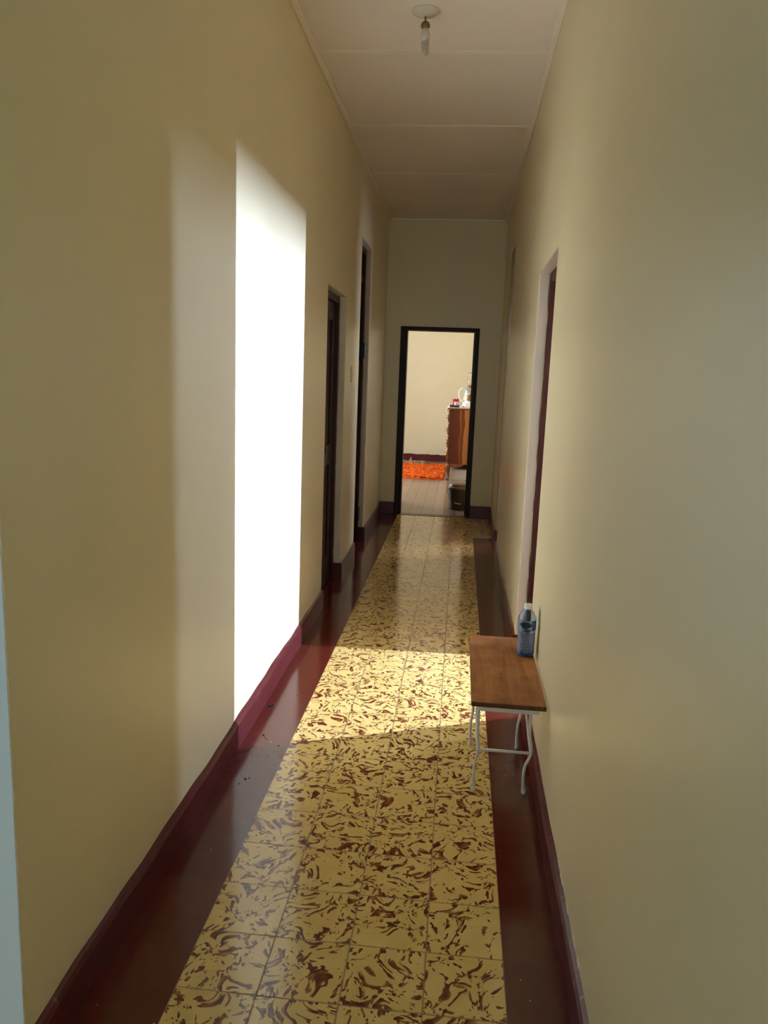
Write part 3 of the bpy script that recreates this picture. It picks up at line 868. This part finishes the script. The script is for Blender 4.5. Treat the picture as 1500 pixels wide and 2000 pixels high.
for i in range(15):
    a = -PI/2 - .55 + 1.5*i/14
    A.append([bm.verts.new((.148+(.0405+.007*z/.105+dr)*math.cos(a), ty+(.0405+.007*z/.105+dr)*math.sin(a), zt_+z)) for z, dr in ((.012, .0006), (.074, .0006), (.074, .0014), (.012, .0014))])
for p_, q_ in zip(A[:-1], A[1:]):
    for k in range(4): bm.faces.new((p_[k], q_[k], q_[(k+1)%4], p_[(k+1)%4]))
bm.faces.new(A[0]); bm.faces.new(A[-1][::-1])
lb = obj('tin_label', bm, M_paper, tin); lb['label'] = 'white label'
bm = NB(); A = []
for i in range(7):
    a = -PI/2 + .05 + .5*i/6; e = math.sin(PI*(i+.5)/7)*.016
    A.append([bm.verts.new((.148+(.0422+.007*z/.105+dr)*math.cos(a), ty+(.0422+.007*z/.105+dr)*math.sin(a), zt_+z)) for z, dr in ((.042-e, .0), (.042+e, .0), (.042+e, .0006), (.042-e, .0006))])
for p_, q_ in zip(A[:-1], A[1:]):
    for k in range(4): bm.faces.new((p_[k], q_[k], q_[(k+1)%4], p_[(k+1)%4]))
bm.faces.new(A[0]); bm.faces.new(A[-1][::-1])
obj('label_print', bm, M_greyp, lb)
# crumpled white plastic in front of the pitcher
bm = NB(); cx, cy = .318, 11.50; rnd = random.Random(11)
bmesh.ops.create_icosphere(bm, subdivisions=4, radius=1.0)
import mathutils
for v in bm.verts:
    p_ = v.co.copy()
    k = 1 + .22*mathutils.noise.noise(p_*2.3) + .10*mathutils.noise.noise(p_*6)
    v.co = Vector((cx + p_.x*.092*k, cy + p_.y*.07*k, ZS + .001 + max(0, (p_.z*.052*k + .044))))
for f in bm.faces: f.smooth = False
tag(obj('plastic_bag', bm, M_plastbag, base=(cx, cy, ZS)), 'crumpled white plastic bag lying on the chest in front of the pitcher', 'bag')
# enamel pitcher
px, py = .335, 11.72
pit = thing('pitcher', 'white enamel pitcher painted with flowers on the chest of drawers', 'pitcher', (px, py, ZS))
bm = NB(); lathe(bm, [(0, ZS), (.068, ZS), (.072, ZS+.006), (.082, ZS+.05), (.084, ZS+.11), (.076, ZS+.18), (.068, ZS+.225), (.070, ZS+.255), (.078, ZS+.282), (.081, ZS+.285), (.079, ZS+.286), (.066, ZS+.255), (.064, ZS+.225), (.072, ZS+.18), (.078, ZS+.06), (0, ZS+.02)], px, py, 40)
for v in bm.verts:
    if v.co.z > ZS+.22 and v.co.x > px+.02 and abs(v.co.y-py) < .035: v.co.x += .030*(v.co.z-ZS-.22)/.066; v.co.z += .006
obj('pitcher_body', bm, M_enamel, pit)
bm = NB(); tube(bm, bez((px-.064, py, ZS+.272), (px-.150, py, ZS+.300), (px-.160, py, ZS+.20), (px-.142, py, ZS+.15), 10) + bez((px-.142, py, ZS+.15), (px-.13, py, ZS+.10), (px-.10, py, ZS+.085), (px-.078, py, ZS+.085), 8)[1:], .0085, 10)
obj('handle', bm, M_enamelw, pit)
# oil lamp behind it
ox, oy = .348, 11.98
oil = thing('oil_lamp', 'glass oil lamp with tall clear chimney standing behind the pitcher', 'lamp', (ox, oy, ZS))
bm = NB(); lathe(bm, [(0, ZS), (.062, ZS), (.064, ZS+.006), (.040, ZS+.03), (.020, ZS+.055), (.018, ZS+.10), (.030, ZS+.125), (.058, ZS+.15), (.066, ZS+.19), (.060, ZS+.225), (.040, ZS+.25), (.026, ZS+.26), (0, ZS+.26)], ox, oy, 32); obj('oil_font', bm, M_enamelw, oil)
bm = NB(); lathe(bm, [(0, ZS+.26), (.027, ZS+.26), (.030, ZS+.268), (.030, ZS+.278), (.036, ZS+.284), (.038, ZS+.300), (.034, ZS+.312), (.018, ZS+.324), (.010, ZS+.330), (0, ZS+.330)], ox, oy, 28); obj('burner', bm, M_lampd, oil)
bm = NB()
cp = [(.033, ZS+.312), (.034, ZS+.325), (.050, ZS+.350), (.054, ZS+.372), (.048, ZS+.395), (.034, ZS+.425), (.026, ZS+.455), (.025, ZS+.49), (.027, ZS+.505)]
lathe(bm, cp + [(r_-.0025, z_) for r_, z_ in cp[::-1]] + [cp[0]], ox, oy, 36)
bmesh.ops.remove_doubles(bm, verts=bm.verts, dist=1e-6)
obj('chimney', bm, M_glass, oil)
# box under the chest
bm = NB()
box(bm, .140, .500, 11.375, 11.80, 0, .006)
box(bm, .140, .146, 11.375, 11.80, .006, .150); box(bm, .494, .500, 11.375, 11.80, .006, .150); box(bm, .146, .494, 11.375, 11.381, .006, .150); box(bm, .146, .494, 11.794, 11.80, .006, .150)
bxo = thing('storage_box', 'pale grey box pushed under the tall chest of drawers', 'box', (.32, 11.59, 0))
obj('box_body', bm, M_grey, bxo, bevel=.003)
bm = NB(); box(bm, .134, .506, 11.369, 11.806, .150, .160); obj('box_lid', bm, M_grey, bxo, bevel=.003)

# ------------------------------------------------------------------ THINGS: bucket by the bedroom door
kx, ky = .262, 8.83
bk = thing('bucket', 'dark olive plastic bucket with a lid just inside the bedroom doorway', 'bucket', (kx, ky, 0))
bm = NB(); lathe(bm, [(0, 0), (.112, 0), (.117, .004), (.128, .20), (.131, .215), (.136, .218), (.136, .232), (.130, .236), (0, .236)], kx, ky, 48); obj('bucket_body', bm, M_bucket, bk)
bm = NB(); lathe(bm, [(.131, .236), (.142, .236), (.145, .242), (.143, .256), (.136, .263), (.128, .262), (.124, .274), (.118, .292), (.060, .303), (.0, .306)], kx, ky, 48); obj('lid', bm, M_lid, bk)
bm = NB()
arc = []
for i in range(25):
    t = i/24; a = PI*t
    arc.append((kx - .140*math.cos(a), ky - .128*math.sin(a)**.8 - .010, .226 - .146*math.sin(a)))
tube(bm, arc, .0028, 8); hd = obj('bail_handle', bm, M_dark, bk)
bm = NB(); c0 = arc[9]; c1 = arc[15]
tube(bm, [arc[i] for i in range(9, 14)], .0068, 12); obj('grip', bm, M_grip, hd)['label'] = 'pale grip'

# ------------------------------------------------------------------ THINGS: shaggy orange rug
rg = thing('rug', 'shaggy bright orange rug on the bedroom floorboards', 'rug', (-.53, 12.1, 0))
bm = NB()
RX0, RX1, RY0, RY1 = -1.10, .010, 11.30, 12.97
box(bm, RX0, RX1, RY0, RY1, .001, .016); obj('backing', bm, M_orange, rg, bevel=.004)
bm = NB(); rnd = random.Random(21)
for i in range(15000):
    x = rnd.uniform(RX0, RX1); y = RY0 + (RY1-RY0)*rnd.random()**1.3
    cl = mathutils.noise.noise(Vector((x*9, y*9, 0)))
    a = cl*5 + rnd.uniform(-.7, .7); L = rnd.uniform(.03, .055)
    dx, dy = math.cos(a)*L, math.sin(a)*L*.7
    hh = rnd.uniform(.022, .042) + .016*cl
    wx, wy = -math.sin(a)*.0045, math.cos(a)*.0045
    zb = .014
    v = [bm.verts.new(q) for q in ((x-wx, y-wy, zb), (x+wx, y+wy, zb), (x+dx*.5+wx, y+dy*.5+wy, zb+hh), (x+dx*.5-wx, y+dy*.5-wy, zb+hh), (x+dx, y+dy, max(.006, zb+hh*.55)))]
    bm.faces.new((v[0], v[1], v[2], v[3])); bm.faces.new((v[3], v[2], v[4]))
obj('shag_pile', bm, M_orange, rg)['kind'] = 'stuff'

# ------------------------------------------------------------------ STUFF: fallen plaster, dirt
bm = NB(); rnd = random.Random(5)
for i in range(55):
    x = -.78 + .42*rnd.random(); y = 13.80 - .32*rnd.random()**1.5; s = rnd.uniform(.006, .024); h_ = s*rnd.uniform(.2, .55)
    P = [(x + s*math.cos(a)*rnd.uniform(.6, 1.1), y + s*math.sin(a)*rnd.uniform(.6, 1.1)) for a in [k*2*PI/6 for k in range(6)]]
    prism(bm, P, 'z', 0.0005, h_)
for i in range(1):   # a few larger shards leaning on the skirting
    x = -.615; s = .026
    prism(bm, [(x-s*.6, .0), (x+s*.6, .0), (x+s*.2, s*2.3), (x-s*.3, s*1.9)], 'y', 13.815, 13.835)
tag(obj('plaster_debris', bm, M_chip), 'scatter of pale fallen plaster along the bedroom back wall', 'debris', kind='stuff')
bm = NB(); rnd = random.Random(9)
for x, y, s in ((-.563, 3.211, .0085), (-.556, 3.225, .006), (-.522, 2.93, .004), (-.505, 2.90, .003), (-.515, 2.915, .0025), (-.500, 2.575, .004), (-.488, 2.585, .003), (-.512, 2.54, .0025), (-.545, 2.75, .0025), (-.497, 4.44, .005), (-.47, 3.35, .002), (-.44, 2.85, .003)):
    P = [(x + s*math.cos(k*2*PI/7)*rnd.uniform(.6, 1.3), y + s*.8*math.sin(k*2*PI/7)*rnd.uniform(.6, 1.3)) for k in range(7)]
    prism(bm, P, 'z', 0.0004, s*.7)
tag(obj('dirt_specks', bm, M_crumb), 'dark dirt specks scattered over the red tiles along the left wall', 'dirt', kind='stuff')

# ------------------------------------------------------------------ LIGHT: daylight through the windows
def area(name, loc, rot, sx, sy, power, col, spread=None):
    l = bpy.data.lights.new(name, 'AREA'); l.shape = 'RECTANGLE'; l.size = sx; l.size_y = sy; l.energy = power; l.color = col
    if spread: l.spread = spread
    o = bpy.data.objects.new(name, l); C.objects.link(o); o.location = loc; o.rotation_euler = rot
    return o
# area lights shine along local -Z
to_mx = (0, PI/2, 0)       # shining towards -X
to_px = (0, -PI/2, 0)      # shining towards +X
area('daylight_clear_pane', (RX+.14, 4.16, (W1[2]+W1[3])/2), to_mx, W1[3]-W1[2]-.05, .10, 2250, (.545, .695, 1.0))
area('daylight_frosted_pane', (RX+.05, (W2[0]+W2[1])/2, (W2[2]+W2[3])/2), to_mx, W2[3]-W2[2]-.05, W2[1]-W2[0]-.05, 78, (.57, .715, 1.0))
area('daylight_far_side_window', (RX+.05, (W3[0]+W3[1])/2, (W3[2]+W3[3])/2), to_mx, W3[3]-W3[2], W3[1]-W3[0], 42, (.80, .86, 1.0))
area('daylight_bedroom_window', (XBL-.05, (BW[0]+BW[1])/2, (BW[2]+BW[3])/2), to_px, BW[3]-BW[2], BW[1]-BW[0], 100, (.86, .97, 1.0))
area('daylight_entry_window', (-.085, -2.62, 1.7), (PI/2, 0, 0), .98, 1.7, 27, (.52, .84, 1.0))

w = bpy.data.worlds.new('sky'); S.world = w; w.use_nodes = True
bg = w.node_tree.nodes['Background']; bg.inputs[0].default_value = (.55, .7, 1, 1); bg.inputs[1].default_value = .02

# ------------------------------------------------------------------ CAMERA
f_px, yaw, pitch, roll = 1511.907, 0.0918976, 0.174366, 0.0377076
cy, sy = math.cos(yaw), math.sin(yaw); cp_, sp_ = math.cos(pitch), math.sin(pitch)
fwd = Vector((-sy*cp_, cy*cp_, -sp_)); rt = Vector((cy, sy, 0)); up = rt.cross(fwd)
cr, sr = math.cos(roll), math.sin(roll)
r2 = rt*cr + up*sr; u2 = up*cr - rt*sr
cam = bpy.data.cameras.new('camera'); co = bpy.data.objects.new('camera', cam); C.objects.link(co)
cam.sensor_fit = 'HORIZONTAL'; cam.sensor_width = 36.0; cam.lens = 36.0*f_px/1500.0; cam.clip_start = .02
M4 = Matrix((( r2.x, u2.x, -fwd.x, .2124126), (r2.y, u2.y, -fwd.y, 0.0), (r2.z, u2.z, -fwd.z, 1.4795575), (0, 0, 0, 1)))
co.matrix_world = M4
S.camera = co
